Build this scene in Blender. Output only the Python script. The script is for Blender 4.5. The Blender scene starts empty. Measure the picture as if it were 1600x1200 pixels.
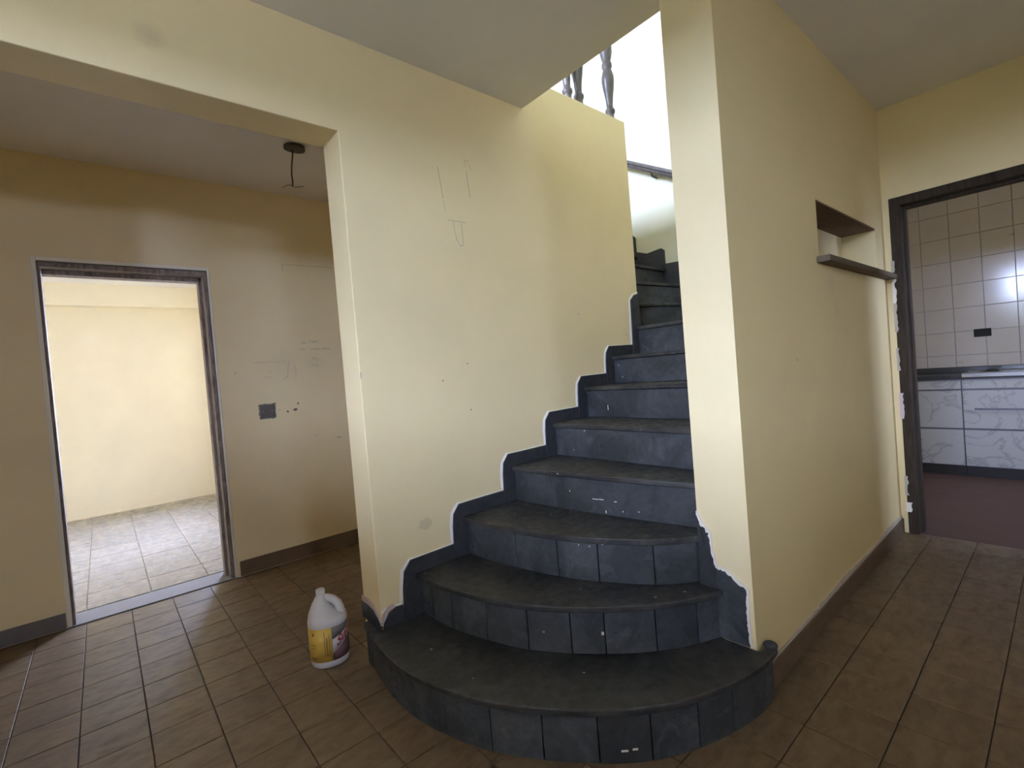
import bpy, bmesh, math, random
from mathutils import Vector, Matrix

S = bpy.context.scene
C = S.collection
random.seed(7)

# ------------------------------------------------------------------ camera
F_PX, YAW, PITCH, ROLL, EYE = 753.2, 40.513, -1.282, -4.653, 1.20
def camera():
    y, p, r = (math.radians(a) for a in (YAW, PITCH, ROLL))
    fw = Vector((math.sin(y)*math.cos(p), math.cos(y)*math.cos(p), math.sin(p)))
    rt = Vector((math.cos(y), -math.sin(y), 0)); up = rt.cross(fw)
    R = rt*math.cos(r) + up*math.sin(r); U = -rt*math.sin(r) + up*math.cos(r)
    cd = bpy.data.cameras.new('camera'); co = bpy.data.objects.new('camera', cd); C.objects.link(co)
    cd.sensor_fit = 'HORIZONTAL'; cd.sensor_width = 36; cd.lens = F_PX/1600*36
    cd.clip_start = .02; cd.clip_end = 200
    m = Matrix((R, U, -fw)).transposed().to_4x4(); m.translation = (0, 0, EYE)
    co.matrix_world = m; S.camera = co
    return fw, R, U
FW, RT, UP = camera()

# ------------------------------------------------------------------ world, light, exposure
w = bpy.data.worlds.new('sky'); S.world = w; w.use_nodes = True
bg = w.node_tree.nodes['Background']
bg.inputs[0].default_value = (.70, .835, 1.28, 1); bg.inputs[1].default_value = 70.0
w.cycles.sampling_method = 'AUTOMATIC'
S.view_settings.view_transform = 'Standard'; S.view_settings.look = 'None'
S.view_settings.gamma = 1; S.view_settings.exposure = 0.10
S.view_settings.use_curve_mapping = False
S.cycles.max_bounces = 14; S.cycles.diffuse_bounces = 10
S.cycles.sample_clamp_indirect = 6

def portal(loc, direction, sx, sy):
    """marks a window opening for the sky's sampling; adds no light of its own"""
    l = bpy.data.lights.new('window_portal', 'AREA'); l.shape = 'RECTANGLE'; l.size = sx; l.size_y = sy
    l.cycles.is_portal = True
    o = bpy.data.objects.new('window_portal', l); C.objects.link(o); o.location = loc
    o.rotation_euler = Vector(direction).to_track_quat('-Z', 'Y').to_euler()
    o['kind'] = 'helper'
    return o

# ------------------------------------------------------------------ measures (metres)
Y1, T1 = 1.915, .172           # stair wall, its thickness
XP, XE = .818, 2.816           # its two ends
ZB, ZC, ZA, ZU = 2.242, 2.637, 2.610, 2.825   # beam soffit, ceiling, alcove ceiling, upper floor
XS = 1.867                     # edge of the stair opening in the slab
Y2, T2 = 3.657, .20            # back wall of the alcove
XQ, Y3, T3 = 1.652, .749, .186 # pillar face, wall beside the stairs
XK, XF = 3.782, 3.782          # kitchen wall, far wall of the stair well
RI = .1805
XL, YN = -1.60, -4.50          # unseen walls behind the camera
UX0, UY1, UZ = -.60, 5.2, 5.25 # upper storey

# ------------------------------------------------------------------ materials
MATS = {}
def nodes(name):
    m = bpy.data.materials.new(name); m.use_nodes = True
    nt = m.node_tree; b = nt.nodes['Principled BSDF']; MATS[name] = m
    return m, nt, b
def N(nt, t, **kw):
    n = nt.nodes.new(t)
    for k, v in kw.items(): setattr(n, k, v)
    return n
def coords(nt, which='Object', scale=None, rnd=False):
    tc = N(nt, 'ShaderNodeTexCoord'); out = tc.outputs[which]
    if rnd:
        oi = N(nt, 'ShaderNodeObjectInfo'); ml = N(nt, 'ShaderNodeMath', operation='MULTIPLY'); ml.inputs[1].default_value = 37.0
        nt.links.new(oi.outputs['Random'], ml.inputs[0])
        ad = N(nt, 'ShaderNodeVectorMath', operation='ADD'); nt.links.new(out, ad.inputs[0]); nt.links.new(ml.outputs[0], ad.inputs[1]); out = ad.outputs[0]
    if scale:
        mp = N(nt, 'ShaderNodeMapping'); mp.inputs['Scale'].default_value = scale; nt.links.new(out, mp.inputs[0]); out = mp.outputs[0]
    return out
def noise(nt, vec, sc, det=4, rough=.55, dist=0):
    n = N(nt, 'ShaderNodeTexNoise'); n.inputs['Scale'].default_value = sc; n.inputs['Detail'].default_value = det
    n.inputs['Roughness'].default_value = rough; n.inputs['Distortion'].default_value = dist
    nt.links.new(vec, n.inputs['Vector']); return n.outputs['Fac']
def ramp(nt, fac, stops):
    r = N(nt, 'ShaderNodeValToRGB'); e = r.color_ramp.elements
    while len(e) < len(stops): e.new(.5)
    for el, (p, c) in zip(e, stops):
        el.position = p; el.color = (*c, 1) if len(c) == 3 else c
    nt.links.new(fac, r.inputs[0]); return r.outputs[0]
def mix(nt, fac, a, b, mode='MIX'):
    m = N(nt, 'ShaderNodeMix', data_type='RGBA', blend_type=mode)
    for i, v in ((0, fac), (6, a), (7, b)):
        if hasattr(v, 'node'): nt.links.new(v, m.inputs[i])
        else: m.inputs[i].default_value = v if i == 0 else (*v, 1)
    return m.outputs[2]
def bump(nt, b, h, st, dist=.01):
    bn = N(nt, 'ShaderNodeBump'); bn.inputs['Strength'].default_value = st; bn.inputs['Distance'].default_value = dist
    nt.links.new(h, bn.inputs['Height']); nt.links.new(bn.outputs[0], b.inputs['Normal'])
def setc(nt, b, c):
    if hasattr(c, 'node'): nt.links.new(c, b.inputs['Base Color'])
    else: b.inputs['Base Color'].default_value = (*c, 1)

def paint(name, col, rough=.5, dirt=.0, smudges=()):
    m, nt, b = nodes(name); v = coords(nt)
    n1 = noise(nt, v, 1.7, 5, .6)
    c = mix(nt, ramp(nt, n1, [(.3, (0, 0, 0)), (.75, (1, 1, 1))]), tuple(x*.93 for x in col), tuple(min(1, x*1.03) for x in col))
    n2 = noise(nt, v, 9, 6, .7)
    d = ramp(nt, n2, [(.62, (0, 0, 0)), (.8, (.25, .25, .25))])
    c = mix(nt, d, c, tuple(x*k for x, k in zip(col, (.8, .76, .7))))
    for (p, rad, sc, amt) in smudges:
        mp = N(nt, 'ShaderNodeVectorMath', operation='DISTANCE'); nt.links.new(v, mp.inputs[0]); mp.inputs[1].default_value = p
        nn = noise(nt, v, 25, 3); ad = N(nt, 'ShaderNodeMath', operation='MULTIPLY_ADD'); nt.links.new(nn, ad.inputs[0]); ad.inputs[1].default_value = rad*.9; nt.links.new(mp.outputs['Value'], ad.inputs[2])
        f = ramp(nt, ad.outputs[0], [(rad*.5, (amt,)*3), (rad*1.6, (0, 0, 0))])
        c = mix(nt, f, c, sc)
    setc(nt, b, c); b.inputs['Roughness'].default_value = rough
    bump(nt, b, noise(nt, v, 60, 4, .6), .12, .004)
    return m
CREAM = (.81, .675, .375)
M_wall = paint('cream_wall_paint', CREAM, .45, smudges=[((.215, Y1, 2.391), .05, (.42, .37, .24), .35)])
M_back = paint('back_wall_paint', (.81, .665, .38), .5, smudges=[((1.03, Y2, 1.40), .10, (.55, .45, .30), .25), ((1.22, Y2, 1.40), .08, (.55, .45, .30), .25)])
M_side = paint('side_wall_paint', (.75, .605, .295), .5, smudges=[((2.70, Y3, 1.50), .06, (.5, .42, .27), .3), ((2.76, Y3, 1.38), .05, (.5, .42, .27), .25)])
M_room = paint('pale_room_paint', (.84, .77, .58), .5)
M_upper = paint('stair_well_paint', (.70, .675, .49), .5)
M_ceil = paint('ceiling_white', (.86, .84, .79), .7)
M_raw = paint('raw_plaster', (.46, .405, .31), .8)
M_white = paint('fresh_white_plaster', (.80, .755, .64), .8)
M_pink = paint('pink_plaster', (.56, .44, .40), .8)
M_edge = paint('pale_door_edge', (.82, .76, .63), .6)

def tile_mat(name, a, b_, streak, rough, bumps=.2, rot=True, sat=.35):
    m, nt, b = nodes(name); v = coords(nt, rnd=True)
    mp = N(nt, 'ShaderNodeMapping'); mp.inputs['Scale'].default_value = (1.0, 2.0, 1.0); nt.links.new(v, mp.inputs[0])
    n1 = noise(nt, mp.outputs[0], 8, 7, .68, 1.1); n2 = noise(nt, mp.outputs[0], 13, 5, .6, .4)
    c = mix(nt, ramp(nt, n1, [(.33, (0, 0, 0)), (.66, (1, 1, 1))]), a, b_)
    c = mix(nt, ramp(nt, n2, [(.50, (0, 0, 0)), (.75, (sat,)*3)]), c, streak)
    oi = N(nt, 'ShaderNodeObjectInfo')
    vr = ramp(nt, oi.outputs['Random'], [(0, (.88, .88, .88)), (1, (1.0, 1.0, 1.0))])
    c = mix(nt, 1.0, c, vr, 'MULTIPLY')
    setc(nt, b, c)
    rr = ramp(nt, n2, [(.3, (rough*.8,)*3), (.7, (rough*1.3,)*3)]); nt.links.new(rr, b.inputs['Roughness'])
    bump(nt, b, n1, bumps, .004)
    return m
M_tile = tile_mat('brown_floor_tile', (.122, .078, .038), (.178, .122, .064), (.074, .047, .024), .44, .25, sat=.5)
M_tile.node_tree.nodes['Principled BSDF'].inputs['Specular IOR Level'].default_value = .4
M_tile2 = tile_mat('pale_floor_tile', (.215, .190, .165), (.255, .230, .200), (.165, .145, .127), .26, .1, sat=.25)
def plain(name, col, rough=.6, metal=0, var=.15, sc=12, bmp=.1, spec=None):
    m, nt, b = nodes(name); v = coords(nt)
    n1 = noise(nt, v, sc, 5, .6)
    c = mix(nt, n1, tuple(x*(1-var) for x in col), tuple(min(1, x*(1+var)) for x in col))
    setc(nt, b, c); b.inputs['Roughness'].default_value = rough; b.inputs['Metallic'].default_value = metal
    if spec is not None: b.inputs['Specular IOR Level'].default_value = spec
    if bmp: bump(nt, b, noise(nt, v, sc*5, 3), bmp, .003)
    return m
M_grout = plain('floor_grout', (.070, .048, .030), .9)
M_grout2 = plain('pale_grout', (.36, .33, .30), .9)
M_kgrout = plain('kitchen_grout', (.30, .28, .265), .9)
M_basetile = plain('brown_baseboard_tile', (.125, .080, .044), .7, var=.3, sc=18, spec=.2)
M_base2 = plain('grey_baseboard', (.13, .115, .105), .5, var=.3, sc=14)
M_thresh = plain('threshold_cement', (.21, .19, .175), .7, var=.2, sc=20)
M_kfloor = plain('dark_red_floor', (.088, .050, .040), .7, var=.25, sc=6, spec=.25)

def slate(name, col, dust, amt, rough, specks=True):
    m, nt, b = nodes(name); v = coords(nt, rnd=True)
    n1 = noise(nt, v, 4.5, 7, .68, .9); n2 = noise(nt, v, 26, 5, .7)
    n3 = noise(nt, v, 11, 6, .7, 1.4)
    c = mix(nt, ramp(nt, n1, [(.42, (0, 0, 0)), (.64, (amt,)*3)]), col, dust)
    c = mix(nt, ramp(nt, n3, [(.54, (0, 0, 0)), (.70, (amt*.8,)*3)]), c, tuple(x*1.25 for x in dust))
    c = mix(nt, ramp(nt, n2, [(.48, (0, 0, 0)), (.75, (amt*.5,)*3)]), c, tuple(x*.5 for x in col))
    oi = N(nt, 'ShaderNodeObjectInfo')
    c = mix(nt, 1.0, c, ramp(nt, oi.outputs['Random'], [(0, (.8, .8, .8)), (1, (1.15, 1.15, 1.15))]), 'MULTIPLY')
    if specks:
        vo = N(nt, 'ShaderNodeTexVoronoi'); vo.inputs['Scale'].default_value = 9; vo.inputs['Randomness'].default_value = 1
        nt.links.new(v, vo.inputs['Vector'])
        c = mix(nt, ramp(nt, vo.outputs['Distance'], [(.035, (.8,)*3), (.055, (0, 0, 0))]), c, (.42, .42, .42))
    setc(nt, b, c)
    rr = ramp(nt, n2, [(.3, (rough*.8,)*3), (.75, (min(1, rough*1.45),)*3)]); nt.links.new(rr, b.inputs['Roughness'])
    bump(nt, b, n2, .25, .004)
    return m
M_riser = slate('slate_riser', (.026, .0295, .031), (.066, .072, .075), .9, .45)
M_tread = slate('slate_tread', (.015, .0155, .0155), (.056, .053, .045), .9, .46)
M_skirt = slate('slate_skirting', (.022, .0235, .025), (.034, .036, .038), .6, .6, False)
M_core = plain('stair_core_mortar', (.015, .015, .016), .95)

def wood(name, a, b_, rough=.5, sc=(6, 6, .7)):
    m, nt, b = nodes(name); v = coords(nt, scale=sc)
    n1 = noise(nt, v, 6, 6, .6, 1.2); c = ramp(nt, n1, [(.3, a), (.7, b_)])
    setc(nt, b, c); b.inputs['Roughness'].default_value = rough; bump(nt, b, n1, .2, .004); return m
M_frame = wood('worn_door_frame_wood', (.10, .062, .042), (.33, .27, .22), .6, (5, 5, 1.2))
M_kframe = wood('dark_door_frame_wood', (.022, .015, .009), (.058, .042, .026), .8)
M_kframe.node_tree.nodes['Principled BSDF'].inputs['Specular IOR Level'].default_value = .2
M_rail = wood('dark_rail_wood', (.05, .04, .035), (.11, .09, .08), .35)
M_shelf = wood('shelf_wood', (.075, .052, .026), (.13, .092, .048), .8, (1, 6, 6))
M_lintel = wood('lintel_wood', (.13, .072, .036), (.18, .105, .055), .8, (1, 6, 6))
M_cable = plain('dark_cable', (.035, .028, .02), .5, bmp=0)
M_plate = plain('dark_metal_plate', (.06, .052, .035), .6, bmp=.3)
M_box = plain('grey_cement_box', (.18, .16, .135), .9, var=.35, sc=60, bmp=.5)
M_boxdark = plain('box_hollow', (.115, .10, .085), .9, var=.4, sc=70)
M_pencil = plain('pencil', (.52, .45, .29), .8, bmp=0)
M_pencil2 = plain('pencil_red', (.58, .46, .30), .8, bmp=0)
M_stain = plain('ochre_stain', (.66, .55, .31), .8, bmp=0)
M_hole = plain('plaster_hole', (.16, .12, .08), .9, bmp=0)

def ktile_mat():
    m, nt, b = nodes('kitchen_wall_tile'); v = coords(nt); g = N(nt, 'ShaderNodeNewGeometry')
    n1 = noise(nt, g.outputs['Position'], 4, 5, .6)
    c = mix(nt, n1, (.42, .385, .35), (.49, .455, .42))
    n2 = noise(nt, g.outputs['Position'], 11, 5, .65)
    c = mix(nt, ramp(nt, n2, [(.64, (0, 0, 0)), (.74, (.8,)*3)]), c, (.30, .22, .16))
    setc(nt, b, c); b.inputs['Roughness'].default_value = .12
    return m
M_ktile = ktile_mat()
def marble_mat():
    m, nt, b = nodes('white_marble_laminate'); v = coords(nt)
    n1 = noise(nt, v, 2.6, 5, .55, 1.2)
    c = ramp(nt, n1, [(.47, (.38, .375, .365)), (.495, (.26, .26, .255)), (.515, (.38, .375, .365))])
    n2 = noise(nt, v, 5, 4, .6, .8)
    c = mix(nt, ramp(nt, n2, [(.64, (0, 0, 0)), (.70, (.6,)*3)]), c, (.25, .25, .255))
    setc(nt, b, c); b.inputs['Roughness'].default_value = .3
    return m
M_marble = marble_mat()
M_granite = plain('dark_granite', (.035, .035, .036), .2, var=.5, sc=90, bmp=0)
M_steel = plain('stainless_steel', (.55, .56, .58), .18, 1, var=.05, bmp=0)
M_gap = plain('dark_aluminium_channel', (.10, .10, .11), .4, .6, bmp=0)
M_socket = plain('dark_socket_plastic', (.015, .016, .016), .7, bmp=0, spec=.2)

M_jug = plain('white_jug_plastic', (.70, .69, .69), .35, var=.03, bmp=0)
M_yellow = plain('yellow_label', (.62, .40, .07), .5, var=.12, sc=30, bmp=0)
M_lwhite = plain('white_label', (.66, .62, .63), .5, var=.05, bmp=0)
M_purple = plain('plum_label', (.10, .045, .055), .5, var=.15, sc=30, bmp=0)
M_lgrey = plain('grey_label', (.20, .19, .19), .5, var=.3, sc=60, bmp=0)
M_red = plain('red_lettering', (.30, .02, .035), .5, bmp=0)
M_print = plain('brown_print', (.28, .15, .03), .6, bmp=0)
M_ground = plain('outdoor_paving', (.34, .31, .27), .9)
M_skyblock = plain('sky_blocker_green', (.07, .085, .045), .9)  # dark green of the added wall that blocks the low sky
M_winframe = plain('white_window_frame', (.7, .7, .7), .4, bmp=0)

# ------------------------------------------------------------------ mesh helpers
def obj(name, bm, mat, parent=None, smooth=False, bevel=0, seg=2, angle=40):
    bmesh.ops.recalc_face_normals(bm, faces=bm.faces)
    me = bpy.data.meshes.new(name); bm.to_mesh(me); bm.free()
    o = bpy.data.objects.new(name, me); C.objects.link(o); me.materials.append(mat)
    if parent: o.parent = parent
    if smooth:
        for p in me.polygons: p.use_smooth = True
    if bevel:
        b = o.modifiers.new('bevel', 'BEVEL'); b.width = bevel; b.segments = seg; b.limit_method = 'ANGLE'; b.angle_limit = math.radians(angle)
    return o
def box(bm, x0, x1, y0, y1, z0, z1):
    vs = [bm.verts.new((x, y, z)) for x in (x0, x1) for y in (y0, y1) for z in (z0, z1)]
    for f in ((0, 1, 3, 2), (4, 6, 7, 5), (0, 4, 5, 1), (2, 3, 7, 6), (0, 2, 6, 4), (1, 5, 7, 3)): bm.faces.new([vs[i] for i in f])
def bx(*bs):
    bm = bmesh.new()
    for b in bs: box(bm, *b)
    return bm
def prism(poly, axis, a, b, bm=None):
    """polygon in the plane across `axis` (X: (y,z), Y: (x,z), Z: (x,y)) run from a to b"""
    bm = bm or bmesh.new()
    def P(p, t): return {'X': (t, p[0], p[1]), 'Y': (p[0], t, p[1]), 'Z': (p[0], p[1], t)}[axis]
    va = [bm.verts.new(P(p, a)) for p in poly]; vb = [bm.verts.new(P(p, b)) for p in poly]
    bm.faces.new(va); bm.faces.new(vb[::-1]); n = len(poly)
    for i in range(n): bm.faces.new((va[i], vb[i], vb[(i+1) % n], va[(i+1) % n]))
    return bm
def tube(pts, rad, bm=None, n=8, flat=1.0):
    bm = bm or bmesh.new(); pts = [Vector(p) for p in pts]; rings = []
    rr = rad if isinstance(rad, (list, tuple)) else [rad]*len(pts)
    prev = None
    for i, p in enumerate(pts):
        d = (pts[min(i+1, len(pts)-1)] - pts[max(i-1, 0)]).normalized()
        a = Vector((0, 0, 1)) if abs(d.z) < .9 else Vector((1, 0, 0))
        if prev is not None: a = prev
        u = d.cross(a).normalized(); v = u.cross(d).normalized(); prev = v
        rings.append([bm.verts.new(p + (u*math.cos(2*math.pi*k/n) + v*math.sin(2*math.pi*k/n)*flat)*rr[i]) for k in range(n)])
    for i in range(len(rings)-1):
        for k in range(n): bm.faces.new((rings[i][k], rings[i][(k+1) % n], rings[i+1][(k+1) % n], rings[i+1][k]))
    bm.faces.new(rings[0][::-1]); bm.faces.new(rings[-1]); return bm
def lathe(prof, cx, cy, bm=None, n=16, z0=0):
    bm = bm or bmesh.new(); rings = []
    for z, r in prof: rings.append([bm.verts.new((cx + r*math.cos(2*math.pi*k/n), cy + r*math.sin(2*math.pi*k/n), z0 + z)) for k in range(n)])
    for i in range(len(rings)-1):
        for k in range(n): bm.faces.new((rings[i][k], rings[i][(k+1) % n], rings[i+1][(k+1) % n], rings[i+1][k]))
    bm.faces.new(rings[0][::-1]); bm.faces.new(rings[-1]); return bm
def curve(pts, n=8):
    """Catmull-Rom through 2-D points"""
    out = []; P = [Vector(p) for p in pts]; P = [2*P[0]-P[1]] + P + [2*P[-1]-P[-2]]
    for i in range(1, len(P)-2):
        for k in range(n):
            t = k/n; a, b, c, d = P[i-1:i+3]
            out.append(.5*((2*b) + (c-a)*t + (2*a-5*b+4*c-d)*t*t + (3*b-a-3*c+d)*t**3))
    out.append(P[-2]); return [(v.x, v.y) for v in out]
def ribbon(paths, plane, at, width, bm=None):
    """flat strokes lying on a wall (plane 'Y': points are (x,z))"""
    bm = bm or bmesh.new()
    for pts in paths:
        for (a, b) in zip(pts[:-1], pts[1:]):
            a_, b_ = Vector(a), Vector(b); d = (b_-a_); L = d.length
            if L < 1e-6: continue
            d /= L; n = Vector((-d.y, d.x))*width/2; a_ = a_-d*width*.3; b_ = b_+d*width*.3
            q = [a_+n, a_-n, b_-n, b_+n]
            bm.faces.new([bm.verts.new((p.x, at, p.y)) for p in q])
    return bm
def struct(o, label=None):
    o['kind'] = 'structure'
    if label: o['label'] = label
    return o
def thing(o, label, cat, group=None):
    o['label'] = label; o['category'] = cat
    if group: o['group'] = group
    return o
def empty(name, loc=(0, 0, 0), rz=0):
    o = bpy.data.objects.new(name, None); C.objects.link(o); o.location = loc; o.rotation_euler.z = rz; o.empty_display_size = .1
    return o

# ------------------------------------------------------------------ floors with tiles
def tile_mesh(sx, sy, th=.008, bv=.0010):
    me = bpy.data.meshes.new('tile'); a, b = sx/2, sy/2
    v = []
    for (x, y, z) in ((a, b, -th), (a, b, -bv), (a-bv, b-bv, 0)):
        v += [(-x, -y, z), (x, -y, z), (x, y, z), (-x, y, z)]
    f = [(8, 9, 10, 11)]
    for r in (0, 4):
        for k in range(4): f.append((r+k, r+(k+1) % 4, r+4+(k+1) % 4, r+4+k))
    me.from_pydata(v, [], f); return me
def lay_tiles(parent, mesh, mat, cells, limit=300):
    """cells: (x, y) centres; the nearest ones in view single, the rest joined"""
    mesh.materials.append(mat); cam = Vector((0, 0, EYE))
    def seen(p):
        v = Vector((p[0], p[1], 0)) - cam; z = v.dot(FW)
        return z > .1 and abs(v.dot(RT))/z < 1.12 and -v.dot(UP)/z < .86
    near = sorted([c for c in cells if seen(c)], key=lambda c: c[0]**2 + c[1]**2)
    one = near[:limit]; rest = near[limit:] + [c for c in cells if not seen(c)]
    for (x, y) in one:
        o = bpy.data.objects.new('tile', mesh); C.objects.link(o); o.parent = parent
        o.location = (x, y, random.uniform(-.0006, .0003)); o.rotation_euler.z = random.choice((0, math.pi)) + random.uniform(-.003, .003)
    if rest:
        vs, fs = [], []; base = [v.co.copy() for v in mesh.vertices]
        for (x, y) in rest:
            k = len(vs); vs += [(b.x+x, b.y+y, b.z) for b in base]; fs += [[k+i for i in p.vertices] for p in mesh.polygons]
        me = bpy.data.meshes.new('tile_field'); me.from_pydata(vs, [], fs); me.materials.append(mat)
        o = bpy.data.objects.new('tile_field', me); C.objects.link(o); o.parent = parent; o['kind'] = 'stuff'

floor = struct(obj('floor', bx((XL, XK, YN, Y2, -.12, -.006)), M_grout), 'brown marbled square floor tiles of the hall')
PX, PY, OX, OY = .1975, .2015, .0475, .2025
cells = []
for i in range(-9, 20):
    for j in range(-24, 18):
        x, y = OX + (i+.5)*PX, OY + (j+.5)*PY
        if not (XL < x < XK - .02 and YN < y < Y2 - .03): continue
        if y > Y1 + .08 and x > 2.55: continue
        if y > .85 and x > 1.75 and y < Y1 + .1: continue        # under the stairs
        if x > 1.15 and 1.1 < y < Y1 + .1: continue
        cells.append((x, y))
lay_tiles(floor, tile_mesh(PX-.0035, PY-.0035), M_tile, cells)

floor2 = struct(obj('floor.001', bx((-2.1, 1.2, Y2+T2, 7.2, -.12, -.006)), M_grout2), 'pale streaked floor tiles of the bright room')
cells = []
P2 = .312
for i in range(-6, 5):
    for j in range(0, 11):
        x, y = -.155 + (i+.5)*P2, Y2 + T2 + .02 + (j+.5)*P2
        if -2 < x < 1.2 and y < 7.15: cells.append((x, y))
lay_tiles(floor2, tile_mesh(P2-.004, P2-.004), M_tile2, cells)
th_ = struct(obj('trim_1', bx((-.229, .604, Y2-.005, Y2+T2, -.1, .0015)), M_thresh), 'grey cement threshold strip in the doorway')
struct(obj('floor.002', bx((XK, 6.02, -1.6, 1.5, -.12, -.001)), M_kfloor), 'dark reddish kitchen floor')

# ------------------------------------------------------------------ walls and ceilings
# stair wall: pier, beam over the alcove opening and the upstand beside the stairs
poly = [(XP, -.05), (XE, -.05), (XE, ZU), (XL, ZU), (XL, -.05), (-.58, -.05), (-.58, ZB), (XP, ZB)]  # pier left of the opening is unseen, added to shade the alcove
wall_stair = struct(obj('wall_stair', prism(poly, 'Y', Y1, Y1+T1), M_wall, bevel=.004), 'cream wall beside the stairs with a beam over the alcove')
# alcove back wall with the doorway
DX0, DX1, DZ = -.208, .590, 2.024
poly = [(XL, -.05), (DX0, -.05), (DX0, DZ), (DX1, DZ), (DX1, -.05), (2.65, -.05), (2.65, ZA+.1), (XL, ZA+.1)]
wall_back = struct(obj('wall_back', prism(poly, 'Y', Y2, Y2+T2), M_back), 'dull cream back wall with an open doorway')
struct(obj('ceiling', bx((XL, 2.65, Y1+T1-.01, Y2+T2, ZA, ZU)), M_ceil), 'white alcove ceiling')
struct(obj('ceiling.001', bx((XL, XS, YN, Y1, ZC, ZU), (XS, XK, YN, Y3+T3, ZC, ZU)), M_ceil), 'white hall ceiling slab with an open stair void')
struct(obj('wall_alcove_end', bx((2.65, XE, Y1+T1, 3.65, 0, ZU)), M_back))
# wall beside the stairs with the see-through opening
NX0, NX1, NZ0, NZ1 = 2.558, 3.580, 1.600, 1.884
wall_right = struct(obj('wall_right', bx((XQ, NX0, Y3, Y3+T3, -.05, ZC), (NX1, XK, Y3, Y3+T3, -.05, ZC), (NX0, NX1, Y3, Y3+T3, -.05, NZ0), (NX0, NX1, Y3, Y3+T3, NZ1, ZC)), M_side), 'cream wall between stairs and kitchen door with a small opening')
struct(obj('wall_upper_right', bx((UX0, XK, Y3, Y3+T3, ZU, UZ)), M_upper))
obj('lintel_board', bx((NX0, NX1, Y3+.001, Y3+T3-.012, NZ1-.008, NZ1-.0005)), M_lintel, wall_right)
obj('recess_back', bx((NX0, NX1, Y3+T3-.012, Y3+T3-.001, NZ0, NZ1)), M_wall, wall_right)
# pillar end face carries the same paint as the stair wall
struct(obj('wall_pillar_end', bx((XQ-.002, XQ, Y3, Y3+T3, 0, ZC)), M_wall), 'cream pillar end beside the bottom steps')
# kitchen wall with doorway
KY0, KY1, KZ = -.14, .715, 2.081
struct(obj('wall_kitchen', bx((XK, XK+.15, KY1, Y3+T3, -.05, ZU), (XK, XK+.15, YN, KY0, -.05, ZU), (XK, XK+.15, KY0, KY1, KZ, ZU)), M_side), 'cream wall around the kitchen doorway')
# stair well far wall and the storey above
wall_far = struct(obj('wall_far', bx((XF, XF+.15, Y3+T3, UY1, 0, UZ)), M_upper), 'pale stair well wall behind the handrail')
struct(obj('wall_upper_back', bx((UX0, XF, UY1, UY1+.15, ZU-.2, UZ)), M_upper))
struct(obj('floor.003', bx((UX0, XE, Y2+T2, UY1, ZA, ZU), (XE, XF, 3.65, UY1, ZA, ZU)), M_basetile))
struct(obj('ceiling.002', bx((UX0-.15, XF+.15, Y3, UY1+.15, UZ, UZ+.15)), M_ceil))
def wall_with_window(name, x0, x1, y0, y1, z0, z1, wy0, wy1, wz0, wz1, mat):
    return struct(obj(name, bx((x0, x1, y0, wy0, z0, z1), (x0, x1, wy1, y1, z0, z1), (x0, x1, wy0, wy1, z0, wz0), (x0, x1, wy0, wy1, wz1, z1)), mat))
def window_x(name, x, wy0, wy1, wz0, wz1, nv, nh, facing):
    b = []; t = .045
    b += [(x-.03, x+.03, wy0, wy0+t, wz0, wz1), (x-.03, x+.03, wy1-t, wy1, wz0, wz1), (x-.03, x+.03, wy0, wy1, wz0, wz0+t), (x-.03, x+.03, wy0, wy1, wz1-t, wz1)]
    for k in range(1, nv): y = wy0+(wy1-wy0)*k/nv; b.append((x-.02, x+.02, y-.02, y+.02, wz0, wz1))
    for k in range(1, nh): z = wz0+(wz1-wz0)*k/nh; b.append((x-.02, x+.02, wy0, wy1, z-.015, z+.015))
    o = struct(obj(name, bx(*b), M_winframe))
    portal((x - facing*.08, (wy0+wy1)/2, (wz0+wz1)/2), (facing, 0, 0), max(wy1-wy0, wz1-wz0), max(wy1-wy0, wz1-wz0))
    return o
# main daylight: a wide glazed opening on the left, behind the camera
HW = (-.80, .85, 1.38, 2.42)
wall_with_window('wall_left', XL-.2, XL, YN, Y2+T2, -.05, ZU, *HW, M_wall)
window_x('window_1', XL-.12, *HW, 2, 1, 1)
FWN = (-.6, .2, 1.55, 2.0)  # made-up window in the unseen front wall, added for soft fill light
struct(obj('wall_front', bx((XL-.2, FWN[0], YN-.15, YN, 0, ZU), (FWN[1], XK+.15, YN-.15, YN, 0, ZU), (FWN[0], FWN[1], YN-.15, YN, 0, FWN[2]), (FWN[0], FWN[1], YN-.15, YN, FWN[3], ZU)), M_wall))
portal(((FWN[0]+FWN[1])/2, YN-.12, (FWN[2]+FWN[3])/2), (0, 1, 0), .85, .85)
struct(obj('window_fill', bx((FWN[0], FWN[0]+.05, YN-.1, YN-.05, FWN[2], FWN[3]), (FWN[1]-.05, FWN[1], YN-.1, YN-.05, FWN[2], FWN[3]), (-.22, -.18, YN-.1, YN-.05, FWN[2], FWN[3]), (FWN[0], FWN[1], YN-.1, YN-.05, FWN[2], FWN[2]+.05), (FWN[0], FWN[1], YN-.1, YN-.05, FWN[3]-.05, FWN[3])), M_winframe))
# upper storey window
UW = (1.6, 3.5, 3.75, 4.75)
wall_with_window('wall_upper_left', UX0-.15, UX0, Y3, UY1+.15, ZU, UZ, *UW, M_upper)
window_x('window_2', UX0-.08, *UW, 3, 1, 1)
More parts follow.
